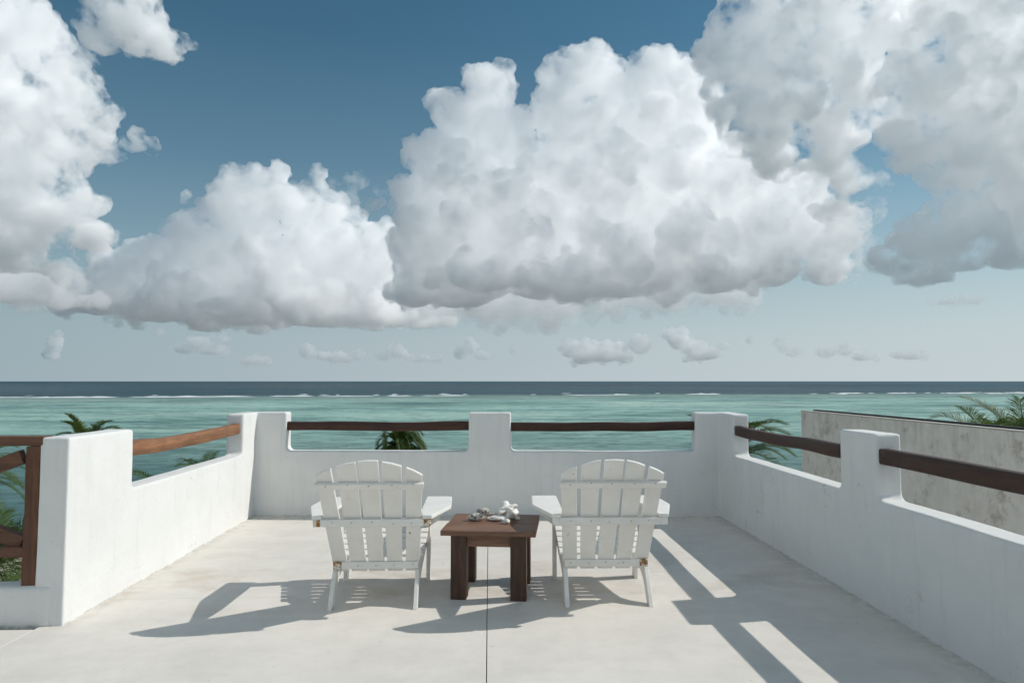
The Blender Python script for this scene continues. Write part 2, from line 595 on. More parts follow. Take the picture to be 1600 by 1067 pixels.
def build_foam():
    """broken lines of white water along the reef: many low lumpy ridges in one object"""
    rng = random.Random(5)
    V, F = [], []

    def ridge(x0, x1, off, hgt, wid):
        n = max(3, int((x1 - x0) / 4))
        base = len(V)
        for i in range(n + 1):
            t = i / n
            x = x0 + (x1 - x0) * t
            env = min(1, 4 * t, 4 * (1 - t)) ** 0.6
            env *= 0.55 + 0.45 * abs(noise.noise(Vector((x * 0.06, off, 1)))) * 2
            y = reef_y(x) + off + 7 * noise.noise(Vector((x * 0.012, 2, off * 0.01)))
            h = hgt * env * (0.7 + 0.6 * noise.noise(Vector((x * 0.25, off, 4))))
            ww = wid * env
            V.extend([(x, y - ww, SEA_Z - 0.12), (x, y - ww * 0.5, SEA_Z + h * 0.6), (x, y, SEA_Z + h), (x, y + ww * 0.5, SEA_Z + h * 0.4), (x, y + ww * 0.6, SEA_Z - 0.12)])
        for i in range(n):
            for k in range(4):
                a = base + i * 5 + k
                F.append((a, a + 5, a + 6, a + 1))
    # left and middle: nearly continuous
    x = -420.0
    while x < 110:
        L = rng.uniform(16, 70)
        dens = 1.0 if x < -60 else 0.75
        if rng.random() < dens:
            ridge(x, x + L, rng.uniform(-6, 6), rng.uniform(0.55, 1.15), rng.uniform(2.5, 6))
        x += L + rng.uniform(1, 9 if x < -60 else 22)
    # right: short scattered caps
    for k in range(26):
        x = rng.uniform(120, 520)
        L = rng.uniform(5, 26)
        ridge(x, x + L, rng.uniform(-14, 30), rng.uniform(0.5, 1.1), rng.uniform(2, 5))
    for k in range(22):
        x = rng.uniform(-420, 420)
        L = rng.uniform(3, 10)
        ridge(x, x + L, rng.uniform(10, 60), rng.uniform(0.35, 0.7), rng.uniform(1.5, 3))
    o = link('surf', np_mesh('surf', V, F, True), M_FOAM)
    tag(o, 'thin broken line of white surf breaking along the reef', 'surf', kind='stuff')


def build_spit():
    V, F = [], []
    nx, ny = 60, 12
    for j in range(ny):
        for i in range(nx):
            u, v = i / (nx - 1), j / (ny - 1)
            x = -400 + 172 * u
            y = 362 + 0.05 * (x + 300) + 22 * v
            e = (math.sin(math.pi * v) ** 0.7) * min(1, (1 - u) * 2.2)
            z = SEA_Z - 0.25 + 1.5 * e * (0.55 + 0.6 * noise.noise(Vector((x * 0.06, y * 0.1, 2)))) * (0.8 + 0.5 * noise.noise(Vector((x * 0.3, y * 0.3, 7))))
            V.append((x, y, z))
    i = np.arange(nx * ny).reshape(ny, nx)
    F = np.stack([i[:-1, :-1], i[:-1, 1:], i[1:, 1:], i[1:, :-1]], -1).reshape(-1, 4)
    tag(link('rocky_spit', np_mesh('rocky_spit', V, F, True), M_ROCK), 'low brown rocky spit at the left edge of the lagoon', kind='structure')


build_sea()
build_ground()
build_foam()
build_spit()

# ------------------------------------------------------------------ the house under the terrace
bm = box_bm(-9.5, 2.64, -9, 4.34, SEA_Z + 0.1, -0.10)
b2 = box_bm(-2.69, 2.64, 4.34, 7.72, SEA_Z + 0.1, -0.10)
me_t = bpy.data.meshes.new('t'); b2.to_mesh(me_t); b2.free(); bm.from_mesh(me_t)
house = empty('house', (0, 0, SEA_Z))
tag(house, 'white rendered house that carries the roof terrace', 'house')
o = from_bm('wall', bm, M_BODY, house)
o.location.z = -SEA_Z

# ------------------------------------------------------------------ terrace floor: slabs with open joints
floor = empty('terrace_floor', (0, 0, 0))
tag(floor, 'pale grey concrete terrace floor with narrow joints', kind='structure')
from_bm('joint_filler', box_bm(-9.3, 2.6, -8.5, 4.33, -0.095, -0.045), M_JOINT, floor)
from_bm('joint_filler', box_bm(-2.66, 2.6, 4.331, 7.70, -0.095, -0.045), M_JOINT, floor)
G = 0.0012


def slab(x0, x1, y0, y1):
    from_bm('slab', box_bm(x0, x1, y0, y1, -0.044, 0.0, 0.0015, 1), M_FLOOR, floor)


for y0, y1 in ((-8.4, -4.2), (-4.2, 0.2), (0.2, 4.18)):
    slab(-9.2, -5.6 - G, y0 + G, y1 - G)
    slab(-5.6 + G, -2.665 - G, y0 + G, y1 - G)
for y0, y1 in ((-8.4, -4.2), (-4.2, 0.2), (0.2, 4.735), (4.735, 7.65)):
    slab(-2.665 + G, -0.0153, y0 + G, y1 - G)
    slab(-0.0107, 2.58, y0 + G, y1 - G)


# ------------------------------------------------------------------ parapet (one plastered mass with timber rails)
def fillet(poly, rad):
    """poly: list of (x,z,r) ; rounds each corner by r"""
    out = []
    n = len(poly)
    for i in range(n):
        p = Vector(poly[i][:2]); r = poly[i][2]
        a = Vector(poly[i - 1][:2]); b = Vector(poly[(i + 1) % n][:2])
        if r <= 0:
            out.append(tuple(p)); continue
        da, db = (a - p).normalized(), (b - p).normalized()
        p0, p1 = p + da * r, p + db * r
        for k in range(5):
            t = k / 4
            out.append(tuple(p0 * (1 - t) ** 2 + p * 2 * t * (1 - t) + p1 * t * t))
    return out


def wall_profile(L, segs, low, high):
    """segs: list of (s0,s1) high parts along length L"""
    pts = [(0, -0.04, 0), ]
    pos = 0.0
    cur_high = segs and segs[0][0] <= 0
    pts.append((0, high if cur_high else low, 0.012))
    for (a, b) in segs:
        if a > 0:
            pts.append((a, low, 0.055)); pts.append((a, high, 0.02))
        if b < L:
            pts.append((b, high, 0.02)); pts.append((b, low, 0.055))
    ends_high = segs and segs[-1][1] >= L
    pts.append((L, high if ends_high else low, 0.012))
    pts.append((L, -0.04, 0))
    return fillet(pts, 0)


LOW, HIGH, TH = 0.693, 1.112, 0.17
parts = []


def add_wall(p0, p1, segs, off, low=LOW, high=HIGH, th=TH):
    """wall whose inner face runs p0->p1; thickness goes to the side 'off' (+1 left of travel)"""
    p0, p1 = Vector((*p0, 0)), Vector((*p1, 0))
    d = (p1 - p0); L = d.length; d.normalize()
    nrm = Vector((-d.y, d.x, 0)) * off
    m = Matrix(((d.x, 0, nrm.x, p0.x), (d.y, 0, nrm.y, p0.y), (0, 1, 0, 0), (0, 0, 0, 1)))
    return prism_bm(wall_profile(L, segs, low, high), th, m)


def merge(bms):
    big = bmesh.new()
    for b in bms:
        bmesh.ops.recalc_face_normals(b, faces=b.faces)
        me = bpy.data.meshes.new('t'); b.to_mesh(me); b.free(); big.from_mesh(me); bpy.data.meshes.remove(me)
    return big


def plaster(name, bms, mat, parent, voxel=0.013, amp=0.0075):
    big = merge(bms)
    me = bpy.data.meshes.new(name)
    big.to_mesh(me); big.free()
    o = link(name, me, mat)
    r = o.modifiers.new('r', 'REMESH'); r.mode = 'VOXEL'; r.voxel_size = voxel; r.use_smooth_shade = True
    s = o.modifiers.new('s', 'SMOOTH'); s.factor = 0.5; s.iterations = 4
    for sc, st in ((0.55, amp), (0.16, amp * 0.35)):
        t = bpy.data.textures.new('plaster', 'CLOUDS'); t.noise_scale = sc; t.noise_depth = 1
        dm = o.modifiers.new('d', 'DISPLACE'); dm.texture = t; dm.texture_coords = 'GLOBAL'; dm.strength = st; dm.mid_level = 0.5
    dg = bpy.context.evaluated_depsgraph_get()
    m2 = bpy.data.meshes.new_from_object(o.evaluated_get(dg))
    m2.name = name
    o.modifiers.clear()
    o.data = m2
    bpy.data.meshes.remove(me)
    m2.materials.clear(); m2.materials.append(mat)
    if parent: o.parent = parent
    return o


XL, XR = -2.535, 2.475
parapet = empty('terrace_parapet', (0, 7.5, 0))
tag(parapet, 'white plastered parapet with raised piers and dark timber rails round the terrace', 'parapet')
BL, BR = (-2.54, 7.565), (2.49, 7.315)          # inner line of the sea-side wall
Lb = math.dist(BL, BR)
walls = [
    add_wall(BL, BR, [(0, 0.33), (2.315, 2.775), (Lb - 0.275, Lb)], 1),
    # left side: near pier, low stretch, corner pier
    add_wall((XL, 4.235), (XL, 7.735), [(0, 0.745), (2.93, 3.5)], 1),
    # right side, carried on towards and past the camera
    add_wall((XR, -2.0), (XR, 7.475), [(1.33, 1.78), (3.84, 4.27), (6.335, 6.79), (8.92, 9.475)], -1),
]
# wider corner pieces
walls.append(box_bm(-2.70, -2.36, 7.585, 7.72, -0.04, HIGH - 0.004))
walls.append(box_bm(2.40, 2.64, 7.345, 7.47, -0.04, HIGH - 0.004))
mas = plaster('masonry', walls, M_STUCCO, parapet)
mas.location = (0, -7.5, 0)


def rail(p0, p1, seed, mat, h=0.095, w=0.075, sag=0.012):
    off = Vector((0, -7.5, 0))
    bm = beam_bm(Vector(p0) + off, Vector(p1) + off, w, h, 22, sag, 0.016, seed, 0.007, None, 0.09)
    return from_bm('rail', bm, mat, parapet, True)


def on_back(s, o):   # point along the sea-side wall, o = distance into the wall
    d = (Vector(BR) - Vector(BL)).normalized(); n = Vector((-d.y, d.x))
    q = Vector(BL) + d * s + n * o
    return (q.x, q.y)


rails = []
for s0, s1, sd in ((0.30, 2.34, 1), (2.75, Lb - 0.25, 2)):
    a, b = on_back(s0, 0.062), on_back(s1, 0.062)
    rails.append(rail((*a, 0.958), (*b, 0.962), sd, M_RAIL, sag=0.006))
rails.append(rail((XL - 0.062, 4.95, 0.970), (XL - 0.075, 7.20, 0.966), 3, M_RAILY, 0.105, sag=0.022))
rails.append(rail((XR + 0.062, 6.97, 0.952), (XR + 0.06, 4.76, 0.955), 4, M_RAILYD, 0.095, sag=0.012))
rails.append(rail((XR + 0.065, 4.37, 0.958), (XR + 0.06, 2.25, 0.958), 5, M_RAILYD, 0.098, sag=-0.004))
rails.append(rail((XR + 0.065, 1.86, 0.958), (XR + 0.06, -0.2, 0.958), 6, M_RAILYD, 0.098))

# ------------------------------------------------------------------ low wall and timber balustrade to the left
lw = tag(empty('low_wall', (-5.9, 4.28, 0)), 'low white plastered wall under the timber balustrade at the left', 'wall')
o = plaster('masonry', [box_bm(-9.25, -2.60, 4.225, 4.365, -0.04, 0.235)], M_STUCCO, lw, 0.016, 0.007)
o.location = (5.9, -4.28, 0)

bal = tag(empty('timber_balustrade', (-5.9, 4.285, 0.24)), 'brown timber balustrade with crossed braces, left of the white pier', 'balustrade')


def bpart(name, bm, mat):
    bmesh.ops.translate(bm, vec=(5.9, -4.285, -0.24), verts=bm.verts)
    return from_bm(name, bm, mat, bal)


PZ = 1.056
bays = [-2.752, -4.25, -5.80, -7.35, -8.9]
for i, x in enumerate(bays):
    bpart('post', beam_bm((x, 4.285, 0.232), (x, 4.285, PZ), 0.085, 0.08, 8, 0, 0.006, i + 20, 0.004, (1, 0, 0), 0.05), M_RAILZ)
bpart('top_rail', beam_bm((-9.0, 4.285, 1.086), (-2.69, 4.285, 1.086), 0.10, 0.056, 40, 0, 0.008, 31, 0.006), M_RAILB)
for i in range(4):
    x1, x0 = bays[i] - 0.043, bays[i + 1] + 0.043
    bpart('lower_rail', beam_bm((x0, 4.285, 0.425), (x1, 4.285, 0.425), 0.06, 0.062, 8, 0, 0.004, 40 + i, 0.004), M_RAILB)
    bpart('brace', beam_bm((x0 + 0.03, 4.272, 0.475), (x1 - 0.03, 4.272, 0.995), 0.05, 0.085, 8, 0, 0.004, 50 + i, 0.004), M_RAILB)
    bpart('brace', beam_bm((x0 + 0.03, 4.302, 0.995), (x1 - 0.03, 4.302, 0.475), 0.05, 0.085, 8, 0, 0.004, 60 + i, 0.004), M_RAILB)


# ------------------------------------------------------------------ neighbouring building on the right
nb = tag(empty('neighbouring_building', (9.5, 6, SEA_Z)), 'stained beige rendered building with a flat roof, to the right of the terrace', 'building')


def npart(name, bm, mat):
    bmesh.ops.translate(bm, vec=(-9.5, -6, -SEA_Z), verts=bm.verts)
    return from_bm(name, bm, mat, nb)


npart('wall', box_bm(6.4, 15, -8, 13.9, SEA_Z + 0.1, -0.6), M_NEIGH)
npart('parapet', box_bm(6.4, 6.60, -7.998, 13.9, -0.598, 0.838), M_NEIGH)
npart('coping', box_bm(6.392, 6.50, -8, 13.908, 0.841, 0.856, 0.003, 1), M_COPING)
npart('roof_membrane', box_bm(6.515, 6.63, -7.9, 13.62, 0.70, 0.880, 0.008, 1), M_TAR)


# ------------------------------------------------------------------ chairs
def xbox(name, parent, x0, x1, y0, y1, z0, z1, mat, bv=0.003):
    return from_bm(name, box_bm(x0, x1, y0, y1, z0, z1, bv, 1), mat, parent)


def lean(zl):
    """y of the front face of the leaning back at height zl"""
    return -0.150 - (zl - 0.2) * 0.545


def make_chair(name, loc, rz, label, side, seed):
    rng = random.Random(seed)
    t = empty(name, loc, rz)
    tag(t, label, 'chair', 'white wooden garden chairs facing the sea')
    # side stringers: from the front leg down and back to the floor, curving into the rear foot
    top = [(0.375, 0.385), (0.20, 0.335), (0.0, 0.29), (-0.12, 0.262), (-0.20, 0.215), (-0.27, 0.13), (-0.335, 0.028), (-0.352, 0.0)]
    bot = [(-0.285, 0.0), (-0.25, 0.035), (-0.19, 0.105), (-0.12, 0.150), (0.0, 0.180), (0.20, 0.215), (0.375, 0.255)]
    for s in (-1, 1):
        m = Matrix(((0, 0, 1, s * 0.270 - 0.014), (1, 0, 0, 0), (0, 1, 0, 0), (0, 0, 0, 1)))
        o = from_bm('side_rail', prism_bm(top + bot, 0.028, m, 0.003, 1), M_PAINT, t)
        xbox('foot', o, s * 0.270 - 0.0145, s * 0.270 + 0.0145, -0.345, -0.292, 0.0, 0.006, M_PEEL, 0)
        # front leg board outside the stringer
        xbox('front_leg', t, s * 0.2995 - 0.0135, s * 0.2995 + 0.0135, 0.285, 0.372, 0.0, 0.5645, M_PAINT)
        # curved bracket under the arm
        pr = [(0, 0), (0.11, 0), (0.105, -0.05), (0.08, -0.10), (0.045, -0.145), (0, -0.175)]
        m = Matrix(((s, 0, 0, s * 0.314), (0, 0, 1, 0.318), (0, 1, 0, 0.5645), (0, 0, 0, 1)))
        from_bm('arm_bracket', prism_bm(pr, 0.024, m, 0.002, 1), M_PAINT, t)
        # arm
        ar = [(0.280, 0.392), (0.30, 0.402), (0.445, 0.402), (0.466, 0.385), (0.480, -0.01), (0.474, -0.04), (0.376, -0.405), (0.318, -0.405), (0.292, -0.2)]
        m = Matrix(((s, 0, 0, 0), (0, 1, 0, 0), (0, -0.0193, 1, 0.5722), (0, 0, 0, 1)))
        from_bm('armrest', prism_bm(ar, 0.024, m, 0.004, 2), M_PAINT, t)
    # seat slats, curving down to the back
    ys = [0.345, 0.262, 0.179, 0.096, 0.013, -0.070]
    for i, y in enumerate(ys):
        z = float(np.interp(y, [p[0] for p in top[::-1]], [p[1] for p in top[::-1]])) + 0.004
        sl_ = 0.25
        m = Matrix.Translation((0, y, z)) @ Matrix.Rotation(math.atan(sl_), 4, 'X')
        bm = box_bm(-0.30 if i else -0.276, 0.30 if i else 0.276, -0.0335, 0.0335, 0, 0.02, 0.003, 1)
        bmesh.ops.transform(bm, matrix=m, verts=bm.verts)
        from_bm('seat_slat', bm, M_PAINT, t)
    xbox('front_board', t, -0.277, 0.277, 0.377, 0.398, 0.25, 0.375, M_PAINT)
    # fanned back slats
    K = math.sqrt(1 + 0.545 ** 2)
    bx = [-0.2345, -0.118, 0.0, 0.118, 0.2345]
    tx = [-0.276, -0.139, 0.0, 0.139, 0.276]
    bw = [0.092, 0.097, 0.100, 0.097, 0.092]
    tw = [0.098, 0.118, 0.124, 0.118, 0.098]

    def archz(x):
        return 0.972 - 0.88 * x * x
    for i in range(5):
        j = rng.uniform(-0.005, 0.005)
        xl0, xr0 = bx[i] - bw[i] / 2, bx[i] + bw[i] / 2
        xl1, xr1 = tx[i] - tw[i] / 2 + j, tx[i] + tw[i] / 2 + j
        zb = 0.205
        zl, zr = archz(xl1) + rng.uniform(-0.004, 0.004), archz(xr1) + rng.uniform(-0.004, 0.004)
        zm = max(archz(tx[i]), (zl + zr) / 2 + 0.004)
        poly = [(xl0, 0), (xr0, 0), (xr1, (zr - zb) * K), (tx[i] + j, (zm - zb) * K), (xl1, (zl - zb) * K)]
        # local: x across, y up the slat, z = thickness towards the rear
        u = Vector((0, -0.545, 1)).normalized()
        nrm = Vector((0, -1, -0.545)).normalized()
        m = Matrix(((1, 0, 0, 0), (0, u.y, nrm.y, lean(zb) + rng.uniform(-0.002, 0.001)), (0, u.z, nrm.z, zb), (0, 0, 0, 1)))
        from_bm('back_slat', prism_bm(poly, 0.019, m, 0.003, 1), M_PAINT, t)

    def crossbar(z0, z1, hw, hw2, depth, tilt=True):
        zc = (z0 + z1) / 2
        y = lean(zc) - 0.0215 * K
        u = Vector((0, -0.545, 1)).normalized() if tilt else Vector((0, 0, 1))
        nrm = Vector((0, -1, -0.545)).normalized() if tilt else Vector((0, -1, 0))
        h = (z1 - z0)
        m = Matrix(((1, 0, 0, 0), (0, u.y, nrm.y, y), (0, u.z, nrm.z, zc), (0, 0, 0, 1)))
        poly = [(-hw, -h / 2), (hw, -h / 2), (hw2, h / 2), (-hw2, h / 2)]
        return prism_bm(poly, depth, m, 0.003, 1)
    from_bm('back_crossbar', crossbar(0.792, 0.832, 0.332, 0.336, 0.026), M_PAINT, t)
    from_bm('back_crossbar', crossbar(0.224, 0.270, 0.276, 0.276, 0.022, False), M_PAINT, t)
    # arm support bar: painted middle and peeling ends
    zc = 0.547
    y0 = lean(0.547) - 0.024 * K
    xbox('arm_bar', t, -0.325, 0.325, y0 - 0.038, y0, 0.534, 0.5795, M_PAINT)
    for s in (-1, 1):
        a, b = sorted((s * 0.3255, s * 0.370))
        mt = M_PEEL if (side == 'left' or s < 0 and False) else M_PAINT
        xbox('bar_end', t, a, b, y0 - 0.038, y0, 0.534, 0.5795, mt)
    # rusty screw heads, one per slat and board
    for zz, dy in ((0.812, 0.0265), (0.557, 0.0385), (0.247, 0.0225)):
        f = (zz - 0.2) / 0.77
        for i in range(5):
            xs = bx[i] + (tx[i] - bx[i]) * f + rng.uniform(-0.008, 0.008)
            yy = (lean(0.547) - 0.024 * K - 0.0385) if zz == 0.557 else (lean(zz) - 0.0215 * K - dy * (K if zz > 0.8 else 1.0) - 0.0005)
            bm = bmesh.new()
            bmesh.ops.create_cone(bm, segments=8, radius1=0.0045, radius2=0.0036, depth=0.004, cap_ends=True, matrix=Matrix.Translation((xs, yy, zz + rng.uniform(-0.006, 0.006))) @ Matrix.Rotation(R(90), 4, 'X'))
            from_bm('screw', bm, M_SCREW, t)
    # paint gone from the ends of the lowest board
    yb = lean(0.247) - 0.0215 * K
    for s in ((-1,) if side == 'left' else (1,)):
        a, b = sorted((s * 0.222, s * 0.2775))
        xbox('board_end', t, a, b, yb - 0.0232, yb - 0.0005, 0.2225, 0.2713, M_PEEL, 0.002)
    return t


make_chair('garden_chair', (-0.743, 4.80, 0), R(0.4), 'worn white slatted chair left of the table, rust showing on its arm bar ends', 'left', 3)
make_chair('garden_chair', (0.779, 4.81, 0), R(-0.8), 'white slatted wooden chair on the right of the small brown table', 'right', 8)

# ------------------------------------------------------------------ side table
tb = tag(empty('side_table', (0.026, 4.888, 0), R(-7)), 'small square dark brown timber table between the two white chairs', 'table')
hw, hd = 0.318, 0.303
pl = [(-hd, -0.055), (-0.0525, 0.187), (0.190, hd)]
for i, (a, b) in enumerate(pl):
    bm = box_bm(-hw + (0.004 if i == 1 else 0), hw - (0.003 if i == 2 else 0), a, b, 0.424 + 0.001 * i, 0.458 - 0.0008 * i, 0.004, 2)
    from_bm('plank', bm, M_TABLE, tb)
for sx in (-1, 1):
    for sy in (-1, 1):
        cx, cy = sx * 0.20, (0.178 if sy > 0 else -0.222)
        from_bm('leg', box_bm(cx - 0.053, cx + 0.053, cy - 0.05, cy + 0.05, 0, 0.4235, 0.004, 2), M_TABLEZ, tb)
for sy in (-1, 1):
    ya = 0.19 if sy > 0 else -0.235
    from_bm('apron', box_bm(-0.146, 0.146, ya - 0.014, ya + 0.014, 0.345, 0.4232, 0.002, 1), M_TABLE, tb)
for sx in (-1, 1):
    from_bm('apron', box_bm(sx * 0.215 - 0.014, sx * 0.215 + 0.014, -0.171, 0.127, 0.345, 0.4232, 0.002, 1), M_TABLE, tb)

# ------------------------------------------------------------------ shells and corals on the table
TT = 0.4575


def lump(name, loc, size, rz, seed, mat, label, cat, lumps=0.35, freq=2.0, ridge=0.0, sub=4, spikes=0, tilt=(0, 0)):
    bm = bmesh.new()
    bmesh.ops.create_icosphere(bm, subdivisions=sub, radius=1)
    rng = random.Random(seed)
    sp = [Vector((rng.gauss(0, 1), rng.gauss(0, 1), rng.gauss(0.3, 0.7))).normalized() for _ in range(spikes)]
    for v in bm.verts:
        d = v.co.normalized()
        k = 1 + lumps * noise.fractal(d * freq + Vector((seed * 3.7, 0, 0)), 0.8, 2.0, 4)
        if ridge:
            k += ridge * math.sin(d.x * 14 + seed) * 0.5
        for s in sp:
            k += 0.55 * max(0, d.dot(s) - 0.86) / 0.14
        v.co = d * k
    rot = Matrix.Rotation(rz, 4, 'Z') @ Matrix.Rotation(tilt[0], 4, 'X') @ Matrix.Rotation(tilt[1], 4, 'Y')
    bmesh.ops.transform(bm, matrix=rot @ Matrix.Diagonal((size[0] / 2, size[1] / 2, size[2] / 2, 1)), verts=bm.verts)
    zmin = min(v.co.z for v in bm.verts)
    bmesh.ops.translate(bm, vec=(0, 0, -zmin - 0.002), verts=bm.verts)
    for v in bm.verts:                       # flat resting face
        if v.co.z < 0: v.co.z = 0
    o = from_bm(name, bm, mat, None, True)
    o.location = loc
    return tag(o, label, cat)


M_SH1 = mat_shell('striped_shell', (0.09, 0.085, 0.08), (0.55, 0.53, 0.49), 38, 0.45, 0.53)
M_SH2 = mat_shell('grey_coral', (0.26, 0.245, 0.22), (0.52, 0.50, 0.46), 60)
M_SH3 = mat_shell('white_coral', (0.72, 0.69, 0.63), (0.82, 0.80, 0.76), 40)
M_SH4 = mat_shell('bleached_shell', (0.62, 0.59, 0.54), (0.80, 0.78, 0.74), 30)
lump('striped_shell', (-0.092, 4.942, TT), (0.115, 0.075, 0.048), 0.1, 1, M_SH1, 'grey and white striped shell, leftmost on the brown table', 'shell', 0.3, 1.6, 0.10)
lump('brain_coral', (-0.045, 5.09, TT), (0.095, 0.07, 0.06), 0.3, 2, M_SH2, 'round grey pitted coral behind the striped shell', 'coral', 0.35, 3.5)
lump('flat_coral', (0.064, 4.955, TT), (0.152, 0.10, 0.036), -0.05, 3, M_SH4, 'flat oval white coral slab in the middle of the table', 'coral', 0.22, 1.8)
lump('conch_shell', (0.115, 5.125, TT), (0.135, 0.085, 0.066), 0.35, 4, M_SH3, 'large white conch shell at the back of the group', 'shell', 0.3, 1.8, 0, 4, 7, (0, -0.35))
lump('branched_coral', (0.172, 4.975, TT), (0.082, 0.07, 0.062), 0.5, 9, M_SH3, 'knobbly white coral at the right end of the group', 'coral', 0.4, 2.2, 0, 4, 8)
lump('pebble_shell', (0.118, 4.835, TT), (0.052, 0.04, 0.034), 0.2, 6, M_SH4, 'smallest white shell, in front of the others', 'shell', 0.3, 2.0, 0, 3, 3)


# ------------------------------------------------------------------ palms
WIND = Vector((0.9, -0.25, 0.0))


def frond_mesh(seed, az, el, L, wind, droop, nl=44, wide=1.0):
    rng = random.Random(seed)
    d = Vector((math.cos(az) * math.cos(el), math.sin(az) * math.cos(el), math.sin(el)))
    p = Vector((0, 0, 0)) + d * 0.08
    n = 26
    ds = L / n
    pts, dirs = [p.copy()], [d.copy()]
    for i in range(n):
        t = i / n
        d = (d + Vector((0, 0, -1)) * droop * ds * (0.35 + 1.3 * t) / L * 1.9 + wind * ds / L * (0.3 + 1.2 * t)).normalized()
        p = p + d * ds
        pts.append(p.copy()); dirs.append(d.copy())
    V, F = [], []

    def tri(a, b, c):
        k = len(V); V.extend((a, b, c)); F.append((k, k + 1, k + 2))
    # rachis
    for i in range(n):
        r = 0.022 * L / 2.5 * (1 - i / n) + 0.004
        r2 = 0.022 * L / 2.5 * (1 - (i + 1) / n) + 0.004
        s = dirs[i].cross(Vector((0, 0, 1))).normalized()
        u = s.cross(dirs[i])
        a, b = pts[i], pts[i + 1]
        ring0 = [a + s * r, a + u * r * 0.8, a - s * r]
        ring1 = [b + s * r2, b + u * r2 * 0.8, b - s * r2]
        for k in range(3):
            k2 = (k + 1) % 3
            tri(ring0[k], ring0[k2], ring1[k2]); tri(ring0[k], ring1[k2], ring1[k])
    # leaflets
    for i in range(nl):
        t = 0.14 + 0.86 * (i + 0.5) / nl
        q = t * n
        i0 = min(int(q), n - 1)
        c = pts[i0].lerp(pts[i0 + 1], q - i0)
        dd = dirs[i0]
        s = dd.cross(Vector((0, 0, 1))).normalized()
        u = s.cross(dd).normalized()
        ll = L * 0.26 * (math.sin(math.pi * min(1, t * 0.86 + 0.10)) ** 0.55)
        for sd in (-1, 1):
            if rng.random() < 0.05: continue
            ang = 0.55 + 0.75 * t + rng.uniform(-0.1, 0.1)
            l1 = (s * sd * math.cos(ang * 0.75) + dd * math.sin(ang * 0.75) + u * (0.30 + rng.uniform(-0.1, 0.1))).normalized()
            l2 = (l1 + wind * rng.uniform(0.2, 0.5) + Vector((0, 0, -1)) * rng.uniform(0.15, 0.5)).normalized()
            l = ll * rng.uniform(0.85, 1.1)
            wd = 0.0095 * L * wide + 0.002
            m1 = c + l1 * l * 0.45
            tip = m1 + l2 * l * 0.55
            wv = dd * wd
            k = len(V)
            V.extend((c - wv * 0.4, c + wv * 0.4, m1 + wv * 0.6 + u * wd * 0.15, m1 - wv * 0.6, tip))
            F.append((k, k + 1, k + 2)); F.append((k, k + 2, k + 3)); F.append((k + 3, k + 2, k + 4))
    return np_mesh('frond', [tuple(v) for v in V], F)


def palm(name, loc, L, nf, seed, label, mat=None, wind=0.35, droop=1.0, el_lo=-0.35, el_hi=1.25, gz=None, lean_x=1.0, nl=44, azs=None, wide=1.0):
    mat = mat or M_FROND
    gz = SEA_Z + 0.7 if gz is None else gz
    rng = random.Random(seed)
    c = Vector(loc)
    H = c.z - gz
    base = Vector((c.x - lean_x, c.y + 0.3, gz))
    t = empty(name, base)
    tag(t, label, 'palm tree', 'coconut palms below the terrace')
    # trunk
    bm = bmesh.new()
    rings = []
    n = 16
    for i in range(n + 1):
        s = i / n
        p = Vector((lean_x * s ** 1.6, -0.3 * s, H * s))
        r = 0.17 - 0.085 * s + 0.10 * math.exp(-s * 18)
        r *= 1 + 0.05 * (i % 2)
        rings.append([bm.verts.new(p + Vector((math.cos(a) * r, math.sin(a) * r, 0))) for a in [k * math.tau / 9 for k in range(9)]])
    for a, b in zip(rings[:-1], rings[1:]):
        for k in range(9): bm.faces.new((a[k], a[(k + 1) % 9], b[(k + 1) % 9], b[k]))
    bm.faces.new(rings[-1])
    from_bm('trunk', bm, M_TRUNK, t, True)
    for i in range(nf):
        a = i * 2.399 + rng.uniform(-0.25, 0.25)
        if azs: a = rng.uniform(*azs)
        el = el_lo + (el_hi - el_lo) * ((i + 0.5) / nf) + rng.uniform(-0.12, 0.12)
        me = frond_mesh(seed * 100 + i, a, el, L * rng.uniform(0.85, 1.08), WIND * wind * rng.uniform(0.7, 1.2), droop * rng.uniform(0.75, 1.2), nl, wide)
        o = link('frond', me, mat, t)
        o.location = (lean_x, -0.3, H)
    return t


palm('palm_tree', (-22.9, 40.0, -2.4), 2.2, 48, 1, 'distant palm crown rising behind the white pier at the left', wind=0.5, wide=2.3)
palm('palm_tree', (-4.9, 38.0, -2.3), 2.1, 64, 2, 'palm crown showing through the gap under the left rail of the sea wall', wind=0.9, el_lo=-0.3, el_hi=1.5, wide=2.4, droop=2.3)
palm('palm_tree', (-12.2, 30.0, -3.0), 2.0, 22, 3, 'palm whose frond tips just clear the left side parapet', wind=0.4, wide=1.5)
palm('palm_tree', (-14.3, 31.0, -3.75), 2.1, 22, 4, 'palm just left of the one whose tips clear the left parapet', wind=0.4, wide=1.5)
palm('palm_tree', (-13.5, 19.5, -3.6), 2.1, 34, 5, 'dark palm seen behind the timber balustrade', wind=0.3, wide=1.6)
palm('palm_tree', (-11.3, 15.6, -4.3), 1.9, 34, 6, 'light green young palm low behind the timber balustrade', M_FRONDL, wind=0.3, el_lo=0.0, wide=1.6)
palm('palm_tree', (-13.2, 17.0, -4.9), 1.9, 30, 12, 'light green young palm at the left edge behind the balustrade', M_FRONDL, wind=0.3, el_lo=0.0, wide=1.6)
palm('palm_tree', (-18.4, 25.0, -2.0), 2.1, 24, 7, 'palm at the far left beyond the balustrade top rail', wind=0.4, wide=1.4)
palm('palm_tree', (5.65, 16.0, -0.45), 1.6, 40, 8, 'green palm behind the right corner pier, fronds blown to the right', wind=0.5, droop=1.0, nl=70, wide=1.1)
